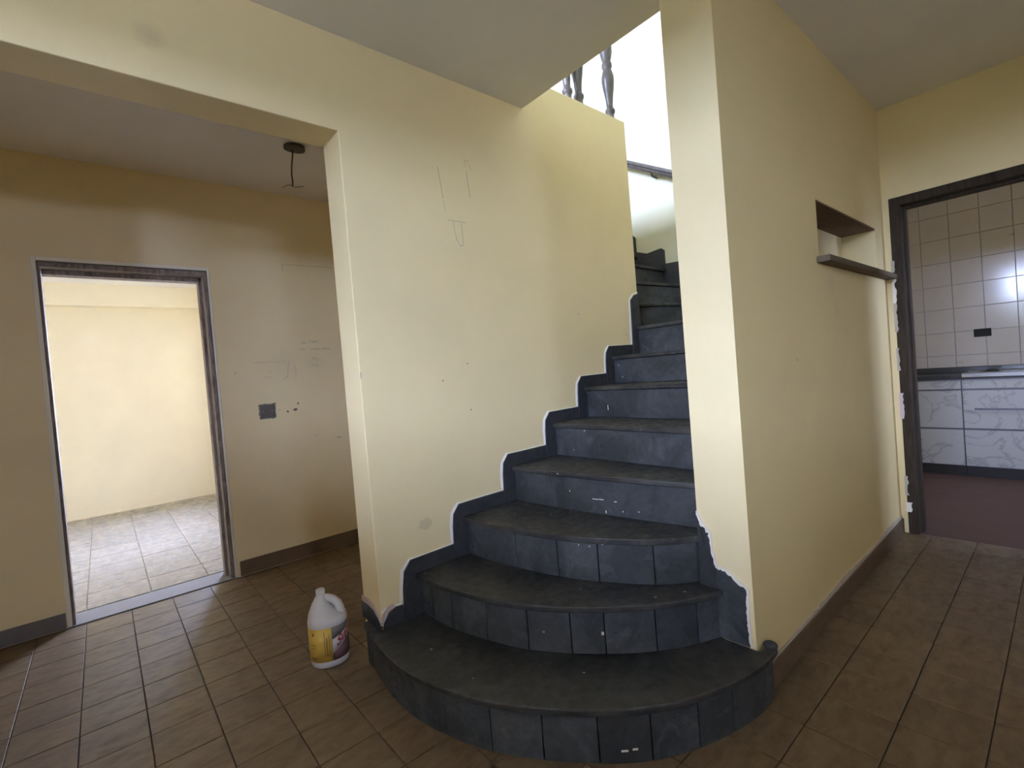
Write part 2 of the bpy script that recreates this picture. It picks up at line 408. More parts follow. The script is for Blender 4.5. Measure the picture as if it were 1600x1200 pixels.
# bright room
RW = (5.10, 6.45, .80, 2.05)
R2X, R2Y, R2Z = 1.14, 7.08, 2.545
wall_with_window('wall_room_right', R2X, R2X+.15, Y2+T2, R2Y+.15, -.05, R2Z+.2, *RW, M_room)
window_x('window_3', R2X+.08, *RW, 2, 1, -1)
struct(obj('wall_room_back', bx((-2.15, R2X, R2Y, R2Y+.15, -.05, R2Z+.2)), M_room), 'bright cream wall of the room beyond the doorway')
struct(obj('trim_2', bx((-2.0, R2X, R2Y-.14, R2Y, 2.305, R2Z)), M_room), 'cream beam under the ceiling of the bright room')
struct(obj('wall_room_left', bx((-2.15, -2.0, Y2+T2, R2Y+.15, -.05, R2Z+.2)), M_room))
struct(obj('ceiling.003', bx((-2.0, R2X, Y2+T2, R2Y, R2Z, R2Z+.2)), M_ceil))
# kitchen shell
KW = (4.50, 5.15, 1.20, 1.75)
KXB = 6.0
struct(obj('wall_kitchen_front', bx((XK+.15, KW[0], -1.75, -1.6, 0, 2.7), (KW[1], KXB+.2, -1.75, -1.6, 0, 2.7), (KW[0], KW[1], -1.75, -1.6, 0, KW[2]), (KW[0], KW[1], -1.75, -1.6, KW[3], 2.7)), M_back))
portal(((KW[0]+KW[1])/2, -1.72, (KW[2]+KW[3])/2), (0, 1, 0), .6, .6)
struct(obj('window_4', bx((KW[0], KW[0]+.04, -1.7, -1.65, KW[2], KW[3]), (KW[1]-.04, KW[1], -1.7, -1.65, KW[2], KW[3]), (4.83, 4.87, -1.7, -1.65, KW[2], KW[3]), (KW[0], KW[1], -1.7, -1.65, KW[2], KW[2]+.04), (KW[0], KW[1], -1.7, -1.65, KW[3]-.04, KW[3])), M_winframe))
struct(obj('wall_kitchen_side', bx((XK+.15, KXB+.2, 1.5, 1.65, 0, 2.7)), M_back))
struct(obj('ceiling.004', bx((XK+.15, KXB+.2, -1.6, 1.5, 2.6, 2.75)), M_ceil))
# outdoors: paving, and an unseen wall added to block the low sky
struct(obj('floor.004', bx((-16, 16, -16, 16, -.4, -.14)), M_ground))
struct(obj('wall_sky_blocker', bx((-9.3, -9.0, -14, 14, -.1, 2.35)), M_skyblock))
struct(obj('ceiling_sky_blocker', bx((-4.9, XL-.2, -9, 6, 2.78, 2.95)), M_ceil))       # unseen roof added outside the hall window to cut off the high sky

# baseboards
struct(obj('baseboard_back', bx((.622, 2.65, Y2-.012, Y2, 0, .098)), M_basetile, bevel=.003), 'brown tile baseboard right of the doorway')
struct(obj('baseboard_left', bx((XL, -.232, Y2-.014, Y2, 0, .085)), M_base2, bevel=.003), 'dark grey baseboard left of the doorway')
struct(obj('baseboard_right', bx((1.742, XK, Y3-.012, Y3, 0, .088)), M_basetile, bevel=.003), 'brown tile baseboard below the side wall')
bm = bmesh.new(); pts = []
xs = [1.745 + k*.045 for k in range(46)]
top = [(x, .100 + random.uniform(-.004, .006) + .010*math.sin(x*3.1)**2) for x in xs]
prism([(xs[-1], .0885)] + [(xs[0], .0885)] + top, 'Y', Y3-.005, Y3, bm)
struct(obj('trim_3', bm, M_raw), 'pale plaster line above the brown baseboard')

# ------------------------------------------------------------------ doorway to the bright room
o = struct(obj('trim_4', bx((-.229, DX0, Y2-.006, Y2+.03, 0, 2.046), (DX1, .604, Y2-.006, Y2+.03, 0, 2.046), (DX0, DX1, Y2-.006, Y2+.03, DZ, 2.046)), M_edge, bevel=.003), 'pale plaster edge around the doorway')
door = struct(empty('door_1', (0, 0, 0)), 'empty doorway with a worn stripped wooden frame')
obj('jamb', prism([(DX0, Y2+.012), (DX0+.014, Y2+.012), (DX0+.014, Y2+.10), (DX0+.008, Y2+.10), (DX0+.008, Y2+.165), (DX0, Y2+.165)], 'Z', 0, DZ-.03), M_frame, door, bevel=.002)
obj('jamb', prism([(DX1, Y2+.012), (DX1-.022, Y2+.012), (DX1-.022, Y2+.09), (DX1-.040, Y2+.09), (DX1-.040, Y2+.165), (DX1, Y2+.165)], 'Z', 0, DZ-.03), M_frame, door, bevel=.002)
obj('head', prism([(Y2+.012, DZ), (Y2+.165, DZ), (Y2+.165, DZ-.055), (Y2+.09, DZ-.055), (Y2+.09, DZ-.03), (Y2+.012, DZ-.03)], 'X', DX0, DX1), M_frame, door, bevel=.002)
for z in (1.72, .95): obj('hinge_mark', bx((DX1-.0415, DX1-.0395, Y2+.10, Y2+.125, z, z+.07)), M_hole, door)

# ------------------------------------------------------------------ kitchen doorway
kd = struct(empty('door_2', (0, 0, 0)), 'open kitchen doorway with a dark damaged wooden frame')
obj('jamb', prism([(XK-.006, KY1), (XK-.006, KY1-.052), (XK+.06, KY1-.052), (XK+.06, KY1-.066), (XK+.12, KY1-.066), (XK+.12, KY1)], 'Z', 0, KZ), M_kframe, kd, bevel=.003)
obj('jamb', prism([(XK-.006, KY0), (XK-.006, KY0+.052), (XK+.06, KY0+.052), (XK+.06, KY0+.066), (XK+.12, KY0+.066), (XK+.12, KY0)], 'Z', 0, KZ), M_kframe, kd, bevel=.003)
obj('head', prism([(XK-.006, KZ), (XK-.006, KZ-.052), (XK+.06, KZ-.052), (XK+.06, KZ-.066), (XK+.12, KZ-.066), (XK+.12, KZ)], 'Y', KY0+.052, KY1-.052), M_kframe, kd, bevel=.003)
# broken plaster edge beside the jamb
rng = random.Random(3)
def chip(z0, z1, wmax, mat, x):
    n = max(4, int((z1-z0)/.018)); L = [(KY1+.004, z0)]
    R = []
    for k in range(n+1):
        z = z0+(z1-z0)*k/n; R.append((KY1 - wmax*rng.uniform(.25, 1), z))
    poly = [(KY1+.006, z0)] + R + [(KY1+.006, z1)]
    return obj('broken_plaster', prism(poly, 'X', x, x+.006), mat, kd)
chip(1.44, 1.60, .020, M_white, XK-.010); chip(1.26, 1.44, .014, M_raw, XK-.010); chip(1.02, 1.16, .012, M_raw, XK-.010)
chip(.72, .88, .018, M_pink, XK-.010); chip(.24, .36, .016, M_raw, XK-.010); chip(.135, .195, .040, M_white, XK-.010); chip(1.63, 1.70, .013, M_raw, XK-.010)
poly = [(KY0-.02, KZ+.028), (KY1+.012, KZ+.024)] + [(KY1+.012 - k*.045, KZ + .004 + rng.uniform(-.005, .006)) for k in range(0, 19)]
struct(obj('trim_5', prism(poly, 'X', XK-.005, XK), M_side), 'cream plaster band above the kitchen doorway')

# ------------------------------------------------------------------ staircase
stair = thing(empty('staircase', (1.2, 1.3, 0)), 'dark slate staircase with curved bottom steps climbing between cream walls', 'staircase')
def part(name, bm, mat, par=None, **kw):
    p = par or stair; o = obj(name, bm, mat, **kw); o.parent = p
    off = Vector(p.location) if p is stair else Vector(stair.location)
    if p is stair: o.data.transform(Matrix.Translation(-off))
    else: o.data.transform(Matrix.Translation(-off))
    return o
W1 = Y1 - .002           # just clear of the stair wall
W3 = Y3 + T3 + .002
XG = XQ - .004
NOSE = {
 1: curve([(.787, 2.035), (.762, 1.90), (.742, 1.72), (.750, 1.55), (.785, 1.40), (.838, 1.255), (.917, 1.125), (1.017, .995), (1.128, .883), (1.26, .797), (1.42, .735), (1.575, .702), (1.690, .700), (1.735, .716)], 6),
 2: curve([(.985, W1), (.992, 1.75), (1.019, 1.591), (1.085, 1.38), (1.165, 1.235), (1.262, 1.115), (1.352, 1.022), (1.452, .945), (1.55, .890), (XG, .850)], 6),
 3: curve([(1.258, W1), (1.264, 1.76), (1.286, 1.609), (1.33, 1.41), (1.392, 1.244), (1.488, 1.078), (1.57, .985), (XG, .928)], 6),
 4: curve([(1.580, W1), (1.592, 1.70), (1.625, 1.40), (1.665, 1.15), (1.708, W3)], 5),
 5: [(1.902, W1), (1.880, W3)], 6: [(2.190, W1), (2.160, W3)], 7: [(2.474, W1), (2.440, W3)], 8: [(2.767, W1), (2.755, W3)],
 9: [(XE+.003, 2.06), (XF-.002, 1.76)], 10: [(XE+.003, 2.11), (XF-.002, 2.02)], 11: [(XE+.003, 2.215), (XF-.002, 2.255)],
 12: [(XE+.003, 2.535), (XF-.002, 2.535)], 13: [(XE+.003, 2.815), (XF-.002, 2.815)], 14: [(XE+.003, 3.095), (XF-.002, 3.095)], 15: [(XE+.003, 3.375), (XF-.002, 3.375)], 16: [(XE+.003, 3.645), (XF-.002, 3.645)]}
ZT = {n: n*RI for n in range(0, 12)}; ZT[7] -= .008
for n in range(12, 17): ZT[n] = ZT[11] + (ZU-ZT[11])/5*(n-11)
def offset(c, d):
    """shift a front line backwards (towards the climb) by d"""
    out = []
    for i, p in enumerate(c):
        a, b = Vector(c[max(i-1, 0)]), Vector(c[min(i+1, len(c)-1)]); t = (b-a).normalized()
        out.append((p[0] - t.y*d, p[1] + t.x*d))
    return out
def lim(c, n):
    """keep a line inside the run between the walls"""
    r = []
    for (x, y) in c:
        if 2 <= n <= 8: y = min(y, W1)
        if n >= 9: x = max(XE+.003, min(XF-.002, x))
        r.append((x, y))
    return r
def lengths(c):
    L = [0]
    for a, b in zip(c[:-1], c[1:]): L.append(L[-1] + (Vector(b)-Vector(a)).length)
    return L
def at(c, L, s):
    for i in range(len(L)-1):
        if s <= L[i+1] or i == len(L)-2:
            t = (s-L[i])/(L[i+1]-L[i]); return tuple(Vector(c[i]).lerp(Vector(c[i+1]), t))
def piece(c, L, s0, s1):
    return [at(c, L, s0)] + [c[i] for i in range(len(c)) if s0+.004 < L[i] < s1-.004] + [at(c, L, s1)]
def back_of(n):
    """outline of step n behind its front line, from the right end round to the left"""
    if n == 1: return [(1.735, Y3-.014), (XG, Y3-.014), (XG, .86)], [(XP-.002+.17, W1), (XP-.002, W1), (XP-.002, 2.035)]
    if n == 2: return [(XG, .93)], []
    if n == 3: return [(XG, W3)], []
    if n == 8: return [], [(XE+.003, W1)]
    return [], []
TH = .024
JOINTS = {1: [.06, .17, .31, .46, .62, .80, .97, 1.14, 1.30, 1.46, 1.60], 2: [.10, .23, .41, .59, .75, .87, 1.05, 1.21], 3: [.32, .53, .70, .91]}
for n in range(1, 16):
    nose = NOSE[n]; nxt = NOSE[n+1]
    bR, bL = back_of(n)
    nb = lim(offset(nxt, .055), n+1)
    if n == 1: nb = [p for p in lim(offset(nxt, .05), 2)]
    if n == 8: outline = nose + [(XF-.002, W3)] + [(XF-.002, 1.80), (XE+.003, 2.10)] + bL
    elif n == 7: outline = nose + [(2.81, W3), (2.815, W1)]
    else: outline = nose + bR + nb[::-1] + bL
    tr = part('tread', prism(outline, 'Z', ZT[n]-TH, ZT[n]), M_tread, bevel=.006, seg=3, angle=50)
    # mortar body below the tread, set back behind the riser slabs
    fr = lim(offset(nose, .034), n) if n > 1 else offset(nose, .034)
    if n == 8: body = fr + [(XF-.004, W3), (XF-.004, 1.80), (XE+.005, 2.10), (XE+.005, W1)]
    elif n == 7: body = fr + [(2.80, W3), (2.80, W1)]
    else: body = fr + bR + nb[::-1] + bL
    part('core', prism(body, 'Z', (ZT[n-1] if n < 9 else ZT[n-1]-.03), ZT[n]-TH-.0005), M_core)
    # riser slabs
    base = lim(offset(nose, .020), n) if n > 1 else offset(nose, .020)
    inner = lim(offset(nose, .033), n) if n > 1 else offset(nose, .033)
    L = lengths(base); Li = lengths(inner)
    js = [0] + [j for j in JOINTS.get(n, []) if j < L[-1]-.05] + [L[-1]]
    for a, b in zip(js[:-1], js[1:]):
        g = .0018
        s0, s1 = a + (g if a > 0 else 0), b - (g if b < L[-1] else 0)
        f_ = piece(base, L, s0, s1); i_ = piece(inner, Li, s0*Li[-1]/L[-1], s1*Li[-1]/L[-1])
        z0 = ZT[n-1] + .001; push = 0
        part('riser_slab', prism(f_ + i_[::-1], 'Z', z0, ZT[n]-TH-.001), M_riser, bevel=.0015, seg=1)

part('riser_slab', bx((.795, XP-.002, 1.930, 2.030, .001, ZT[1]-TH-.001)), M_riser)
# skirting slabs stepping up the stair wall, with the white plaster bead along their tops
SK = .012
XN = {2: .985, 3: 1.258, 4: 1.580, 5: 1.902, 6: 2.190, 7: 2.474, 8: 2.767}
def skirt_line(n):
    x = XN[n]; z = ZT[n]
    return [(x-.060, z-.030), (x-.052, z+.025), (x-.018, z+.066)]
prev = None
bead = [(.822, .245), (.845, .258), (.915, .250)]
for n in range(2, 9):
    v = skirt_line(n); x = XN[n]; z = ZT[n]; zb = ZT[n-1]
    x1 = XN[n+1]-.060 if n < 8 else XE-.001
    z1 = z + .068
    low = [(x-.065, zb+.0005), (x+.016, zb+.0005), (x+.016, z+.0005), (x1, z+.0005)]
    if n < 8: poly = [(x-.065, zb+.0005), (x+.020, zb+.0005), (x+.020, z+.0005), (x1-.005, z+.0005), (x1-.005, z1)] + v[::-1]
    else: poly = [(x-.060, zb+.0005), (x+.014, zb+.0005), (x+.014, z+.0005), (XE-.001, z+.0005), (XE-.001, 1.668), (XE-.045, 1.656), (x-.042, 1.62), (x-.052, zb+.07)]
    part('skirting_slab', prism(poly, 'Y', Y1-SK, Y1-.0005), M_skirt, bevel=.002, seg=1)
    if n < 8: bead += v + [(x1-.002, z1+.002)]
    else: bead += [(x-.056, zb+.07), (x-.046, 1.62), (x-.008, 1.66), (XE-.002, 1.674)]
# first slab: between the pier corner and step two, and the small piece on the pier's end
part('skirting_slab', prism([(.820, .1815), (.918, .1815), (.918, .250), (.880, .252), (.850, .243), (.835, .220)], 'Y', Y1-SK, Y1-.0005), M_skirt, bevel=.002, seg=1)
part('skirting_slab', prism([(2.085, .1815), (1.905, .1815), (1.905, .196), (1.93, .222), (1.97, .246), (2.02, .253), (2.085, .252)], 'X', XP-SK, XP-.0005), M_skirt, bevel=.002, seg=1)
# plaster bead
bm = bmesh.new(); rb = random.Random(5); bp = []
for a, b in zip(bead[:-1], bead[1:]):
    k = max(1, int((Vector(b)-Vector(a)).length/.02))
    for q in range(k): bp.append(tuple(Vector(a).lerp(Vector(b), q/k)))
bp.append(bead[-1])
up_ = []
for i, p in enumerate(bp):
    a, b = Vector(bp[max(0, i-1)]), Vector(bp[min(len(bp)-1, i+1)]); t = (b-a).normalized()
    steep = abs(t.y); wd = .003 + .010*steep + rb.uniform(-.0015, .002)
    up_.append((p[0]-t.y*wd, p[1]+t.x*wd))
for i in range(len(bp)-1):
    q = [bp[i], bp[i+1], up_[i+1], up_[i]]
    f = [bm.verts.new((x, Y1-.006, z)) for (x, z) in (bp[i], bp[i+1])] + [bm.verts.new((x, Y1-.0008, z)) for (x, z) in (up_[i+1], up_[i])]
    bm.faces.new(f)
bmesh.ops.remove_doubles(bm, verts=bm.verts, dist=1e-5)
part('plaster_bead', bm, M_white)
part('plaster_bead', prism([(2.087, .252), (2.02, .253), (1.97, .246), (1.93, .222), (1.907, .196), (1.905, .212), (1.935, .245), (1.975, .268), (2.02, .276), (2.087, .274)], 'X', XP-.008, XP-.0005), M_pink)
part('plaster_bead', prism([(.820, .200), (.836, .221), (.851, .244), (.880, .253), (.875, .268), (.845, .262), (.828, .240), (.819, .222)], 'Y', Y1-.009, Y1-.0005), M_pink)
# slate and ragged plaster on the pillar end
def rag(poly, amp, seed, step=.008):
    r = random.Random(seed); out = []
    for a, b in zip(poly[:-1], poly[1:]):
        k = max(1, int((Vector(b)-Vector(a)).length/step))
        for q in range(k):
            p = Vector(a).lerp(Vector(b), q/k); out.append((p.x + r.uniform(-amp, amp)*.6, p.y + r.uniform(-amp, amp)))
    out.append(poly[-1]); return out
line_up = rag([(.936, .632), (.924, .590), (.893, .560), (.888, .500), (.872, .436)], .005, 1)
line_lo = rag([(.872, .436), (.838, .432), (.795, .400), (.768, .385), (.772, .275), (.766, .183)], .005, 2)
part('skirting_slab', prism([(.936, ZT[2]+.001)] + line_up[:-1] + [(.872, ZT[2]+.001)], 'X', XQ-.008, XQ-.0022), M_skirt)
part('skirting_slab', prism([(.936, ZT[1]+.001), (.936, ZT[2]), (.872, ZT[2])] + line_lo, 'X', XQ-.0085, XQ-.0022), M_riser)
part('plaster_bead', prism(line_up + [(.866, .440), (.881, .506), (.885, .566), (.916, .600), (.932, .638)], 'X', XQ-.010, XQ-.0022), M_white)
part('plaster_bead', prism(line_lo + [(.759, .183), (.764, .275), (.759, .390), (.788, .408), (.832, .441), (.864, .446)], 'X', XQ-.010, XQ-.0022), M_white)
part('plaster_lump', lathe([(0, .024), (.006, .022), (.011, .014), (.013, .005)], 1.706, .726, n=10, z0=RI), M_skirt, smooth=True)
# stray white paint on the risers
def paint_mark(n, y, z, w_, h):
    b = offset(NOSE[n], .020)
    for p, q in zip(b[:-1], b[1:]):
        if min(p[1], q[1]) <= y <= max(p[1], q[1]):
            t = (y-p[1])/(q[1]-p[1]); x = p[0]+(q[0]-p[0])*t; sl = (q[0]-p[0])/(q[1]-p[1]); break
    m = prism([(x+sl*w_/2-.0012, y+w_/2), (x-sl*w_/2-.0012, y-w_/2), (x-sl*w_/2+.001, y-w_/2), (x+sl*w_/2+.001, y+w_/2)], 'Z', z, z+h)
    part('paint_mark', m, M_white)
for a in ((4, 1.415, .607, .030, .003), (4, 1.385, .6085, .022, .003), (4, 1.315, .6065, .012, .003), (4, 1.552, .628, .004, .006), (4, 1.365, .552, .004, .012), (4, 1.283, .566, .003, .006), (4, 1.21, .574, .003, .005),
          (6, 1.751, .945, .004, .028), (1, .921, .037, .014, .006), (1, .900, .040, .010, .006), (2, 1.12, .250, .006, .012), (3, 1.30, .500, .003, .004)): paint_mark(*a)
# skirting on the far wall of the stair well
for poly in ([(1.20, ZT[8]+.001), (1.20, 1.62), (1.78, 1.64), (1.78, ZT[8]+.001)],
             [(1.78, ZT[9]+.001), (1.78, 1.83), (2.02, 1.85), (2.02, ZT[9]+.001)],
             [(2.02, ZT[10]+.001), (2.02, 2.010), (2.12, 2.024), (2.262, 2.033), (2.285, 2.033), (2.285, ZT[10]+.001)],
             [(2.262, ZT[11]+.001), (2.262, 2.150), (2.29, 2.172), (2.35, 2.168), (2.43, 2.160), (2.50, 2.185), (2.543, 2.200), (2.543, ZT[11]+.001)],
             [(2.543, ZT[12]+.001), (2.543, 2.330), (2.575, 2.362), (2.82, 2.375), (2.82, ZT[12]+.001)]):
    part('skirting_slab', prism(poly, 'X', XF-.014, XF-.0005), M_skirt, bevel=.002, seg=1)

# ------------------------------------------------------------------ handrail on the far wall
hr = thing(empty('handrail', (XF-.07, 2.3, 2.8)), 'sloping dark wooden handrail fixed to the bright stair well wall', 'handrail')
def hp(bm, name, mat, **kw):
    o = obj(name, bm, mat, hr, **kw); o.data.transform(Matrix.Translation(-hr.location)); return o
def rz(y): return 2.694 + (y-2.10)*.576
prof = [(-.026, 0), (.026, 0), (.032, .016), (.026, .028), (.034, .038), (.032, .056), (.014, .066), (-.014, .066), (-.032, .056), (-.034, .038), (-.026, .028), (-.032, .016)]
bm = bmesh.new(); ends = []
for y in (1.30, 3.55): ends.append([bm.verts.new((XF-.075+a, y, rz(y)+b)) for a, b in prof])
for k in range(len(prof)): bm.faces.new((ends[0][k], ends[0][(k+1) % len(prof)], ends[1][(k+1) % len(prof)], ends[1][k]))
bm.faces.new(ends[0][::-1]); bm.faces.new(ends[1])
hp(bm, 'rail', M_rail)
for y in (1.5, 2.29, 3.2):
    hp(tube([(XF-.075, y, rz(y)+.005), (XF-.075, y, rz(y)-.015), (XF-.055, y, rz(y)-.024), (XF-.001, y, rz(y)-.024)], .009), 'bracket', M_rail, smooth=True)

# ------------------------------------------------------------------ balustrade at the edge of the upper floor
bl = thing(empty('balustrade', (2.5, Y1+.075, ZU)), 'dark turned balusters standing on the upper floor edge above the stairs', 'balustrade')
pf = [(0, .034), (.035, .034), (.045, .024), (.07, .026), (.082, .033), (.098, .033), (.108, .024), (.13, .0215), (.18, .026), (.24, .036), (.29, .0425), (.325, .041), (.36, .031), (.375, .027), (.385, .034), (.41, .034), (.42, .027), (.44, .032), (.48, .041), (.53, .0425), (.58, .036), (.64, .026), (.69, .0215), (.72, .024), (.735, .033), (.75, .033), (.765, .026), (.78, .034), (.82, .034)]
b0 = lathe(pf, 0, 0, n=18)
first = obj('baluster', b0, M_rail, bl, smooth=True); first.location = (2.345-2.5, 0, 0)
for x in (2.452, 2.772):
    c = first.copy(); C.objects.link(c); c.parent = bl; c.location = (x-2.5, 0, 0)
for x in ():
    c = first.copy(); C.objects.link(c); c.parent = bl; c.location = (x-2.5, 0, 0)
obj('top_rail', bx((1.88-2.5, 2.815-2.5, -.035, .035, .815, .875)), M_rail, bl, bevel=.012)

# ------------------------------------------------------------------ sill board under the opening
sh = thing(empty('sill_shelf', (3.1, .72, 1.6)), 'narrow dark wooden sill board projecting below the small wall opening', 'shelf')
o = obj('board', bx((2.515-3.1, XK-.004-3.1, .692-.72, Y3+.0-.72-.0005, -.012, .016)), M_shelf, sh, bevel=.003)
o = obj('sill', bx((NX0-3.1+.002, NX1-3.1-.002, Y3-.72+.0005, Y3+T3-.72-.014, .0005, .016)), M_shelf, sh)

# ------------------------------------------------------------------ lamp mount with bare cable
lm = thing(empty('ceiling_cable_mount', (.963, 2.884, ZA)), 'dark ceiling plate with a bare lamp cable hanging in the alcove', 'lamp mount')
bm = prism(curve([(.058*math.cos(t)*(1+.06*math.sin(3*t)), .050*math.sin(t)*(1+.08*math.cos(2*t))) for t in [2*math.pi*k/12 for k in range(13)]], 3)[:-1], 'Z', -.022, 0)
obj('plate', bm, M_plate, lm, bevel=.004)
obj('cable', tube([(-.012, 0, -.018), (-.016, 0, -.06), (-.026, 0, -.12), (-.030, .002, -.17), (-.028, 0, -.21), (-.031, 0, -.238)], .0042), M_cable, lm, smooth=True)
obj('wire', tube([(-.031, 0, -.234), (-.050, 0, -.232), (-.072, 0, -.246), (-.088, 0, -.258)], .0018, n=6), M_plate, lm)
obj('wire', tube([(-.031, 0, -.236), (-.012, 0, -.240), (.010, 0, -.232), (.030, 0, -.226)], .0018, n=6), M_plate, lm)

# ------------------------------------------------------------------ electrical box in the back wall
eb = thing(empty('electrical_box', (.876, Y2, 1.074)), 'open grey electrical box set in the cream back wall', 'wall box')
r4 = random.Random(11)
def ragbox(hw, hh, amp, n=9):
    pts = []
    for (a, b) in (((-hw, -hh), (hw, -hh)), ((hw, -hh), (hw, hh)), ((hw, hh), (-hw, hh)), ((-hw, hh), (-hw, -hh))):
        for k in range(n): p = Vector(a).lerp(Vector(b), k/n); pts.append((p.x + r4.uniform(-amp, amp), p.y + r4.uniform(-amp, amp)))
    return pts
obj('mortar', prism(ragbox(.053, .052, .004), 'Y', -.004, -.0005), M_box, eb)
bm = bx((-.044, -.040, -.009, -.004, -.044, .044), (.040, .044, -.009, -.004, -.044, .044), (-.040, .040, -.009, -.004, .040, .044), (-.040, .040, -.009, -.004, -.044, -.040))
obj('rim', bm, M_boxdark, eb)
obj('blanking', bx((-.040, .040, -.0055, -.0042, -.040, .040)), M_boxdark, eb)
for x in (-.03, .03): obj('lug', bx((x-.005, x+.005, -.009, -.0055, -.006, .006)), M_box, eb)

# ------------------------------------------------------------------ marks on the walls (parts of their walls)
def mark(name, bm, mat, wall): return obj(name, bm, mat, wall)
yy = Y1 - .0012
mark('pencil_mark', ribbon([[(1.284, 2.195), (1.293, 2.13), (1.301, 2.05)], [(1.452, 2.21), (1.455, 2.15), (1.462, 2.08)]], 'Y', yy, .004), M_pencil, wall_stair)
mark('pencil_mark', ribbon([[(1.303, 2.04), (1.309, 1.99)], [(1.44, 2.262), (1.475, 2.262)], [(1.447, 2.255), (1.45, 2.235)], [(1.472, 2.25), (1.478, 2.225)]], 'Y', yy, .003), M_pencil, wall_stair)
mark('pencil_mark', ribbon([[(1.318, 1.951), (1.425, 1.953)], [(1.35, 1.95), (1.353, 1.90), (1.362, 1.862), (1.378, 1.835), (1.395, 1.838), (1.398, 1.88), (1.396, 1.945)]], 'Y', yy, .0035), M_pencil, wall_stair)
def blob(cx, cz, rx, rz_, seed, y, wall, mat, name='stain', n=14):
    r = random.Random(seed); p = [(cx + rx*r.uniform(.7, 1.1)*math.cos(2*math.pi*k/n), cz + rz_*r.uniform(.7, 1.1)*math.sin(2*math.pi*k/n)) for k in range(n)]
    bm = bmesh.new(); bm.faces.new([bm.verts.new((a, y, b)) for a, b in p]); return mark(name, bm, mat, wall)
blob(1.062, .560, .042, .028, 4, yy, wall_stair, M_stain)
for i, (x, z) in enumerate([(1.216, 1.191), (1.362, 1.264), (1.36, 1.04), (2.66, 1.39), (2.20, 1.52)]): blob(x, z, .004, .004, i, yy, wall_stair, M_hole, 'nail_hole', 8)
mark('chip', prism([(XP+.001, 1.225), (XP+.006, 1.232), (XP+.007, 1.250), (XP+.002, 1.258)], 'Y', yy, Y1-.0003), M_raw, wall_stair)
yb = Y2 - .0012
mark('pencil_mark', ribbon([[(1.057, 2.109), (1.12, 2.108), (1.26, 2.112), (1.42, 2.112)], [(1.057, 2.109), (1.060, 2.06)]], 'Y', yb, .0045), M_pencil, wall_back)
def scribble(x0, x1, z, h, seed, n):
    r = random.Random(seed); return [(x0 + (x1-x0)*k/n, z + (h if k % 2 else -h)*r.uniform(.1, 1)) for k in range(n+1)]
mark('handwriting', ribbon([scribble(1.14, 1.18, 1.545, .010, 1, 6), scribble(1.195, 1.265, 1.553, .011, 2, 10), scribble(1.128, 1.17, 1.498, .010, 3, 6), scribble(1.20, 1.275, 1.497, .011, 4, 12), scribble(1.285, 1.345, 1.497, .008, 5, 8)], 'Y', yb, .004), M_pencil, wall_back)
mark('handwriting', ribbon([[(1.045, 1.413), (1.035, 1.36), (1.03, 1.31), (1.005, 1.288)], [(1.082, 1.388), (1.088, 1.34), (1.082, 1.296)]], 'Y', yb, .004), M_pencil2, wall_back)
mark('handwriting', ribbon([scribble(1.21, 1.255, 1.425, .014, 8, 7), scribble(1.20, 1.25, 1.375, .014, 9, 7), scribble(.815, 1.02, 1.415, .006, 10, 18), scribble(.88, .93, 1.31, .010, 12, 6), [(.925, 1.36), (.905, 1.33)]], 'Y', yb, .003), M_pencil2, wall_back)
for i, (x, z, a, b) in enumerate([(1.060, 1.066, .016, .011), (1.082, 1.108, .006, .010), (1.008, 1.058, .007, .009), (.955, 1.075, .008, .006), (1.357, .822, .02, .007), (.70, 1.35, .007, .006), (1.19, .86, .008, .005)]): blob(x, z, a, b, 20+i, yb, wall_back, M_hole if i < 3 else M_pencil2, 'plaster_hole')
y3m = Y3 - .0012
for i, (x, z) in enumerate([(2.192, 1.16), (2.206, 1.158)]): blob(x, z, .005, .008, 40+i, y3m, wall_right, M_pencil, 'plaster_hole', 8)

# ------------------------------------------------------------------ jug
JX, JY = .690, 2.195
view = math.atan2(JY, JX) - math.pi/2          # local -y looks at the viewer
jug = thing(empty('plastic_jug', (JX, JY, .0006), view), 'white plastic gallon jug with a yellow and plum label beside the bottom step', 'jug')
jug.scale = (1.06, 1.06, 1.05)
def sup(a, rx, ry, e):
    c, s = math.cos(a), math.sin(a); return rx*math.copysign(abs(c)**(2/e), c), ry*math.copysign(abs(s)**(2/e), s)
secs = [(0, .068, .068, 0, 2.3), (.004, .073, .073, 0, 2.3), (.018, .0765, .0765, 0, 2.3), (.030, .0765, .0765, 0, 2.3), (.168, .0765, .0765, 0, 2.3), (.178, .0775, .0775, 0, 2.3), (.190, .075, .075, 0, 2.3), (.200, .066, .066, -.007, 2.2), (.212, .051, .058, -.019, 2.1), (.228, .041, .049, -.022, 2), (.245, .034, .040, -.022, 2), (.262, .026, .029, -.020, 2), (.274, .020, .021, -.018, 2), (.285, .0165, .0165, -.018, 2)]
bm = bmesh.new(); rings = []
for (z, rx, ry, ox, e) in secs: rings.append([bm.verts.new((ox + sup(2*math.pi*k/36, rx, ry, e)[0], sup(2*math.pi*k/36, rx, ry, e)[1], z)) for k in range(36)])
for i in range(len(rings)-1):
    for k in range(36): bm.faces.new((rings[i][k], rings[i][(k+1) % 36], rings[i+1][(k+1) % 36], rings[i+1][k]))
bm.faces.new(rings[0][::-1]); bm.faces.new(rings[-1]); obj('body', bm, M_jug, jug, smooth=True)
obj('handle', tube([(-.008, -.002, .266), (.010, -.004, .262), (.030, -.008, .251), (.045, -.011, .234), (.052, -.012, .212), (.053, -.010, .182)], [.015, .016, .0165, .017, .018, .019], n=14), M_jug, jug, smooth=True)
obj('cap', lathe([(0, .0175), (.002, .0185), (.018, .0180), (.021, .0155)], -.018, 0, n=20, z0=.283), M_jug, jug, smooth=False, bevel=.001)
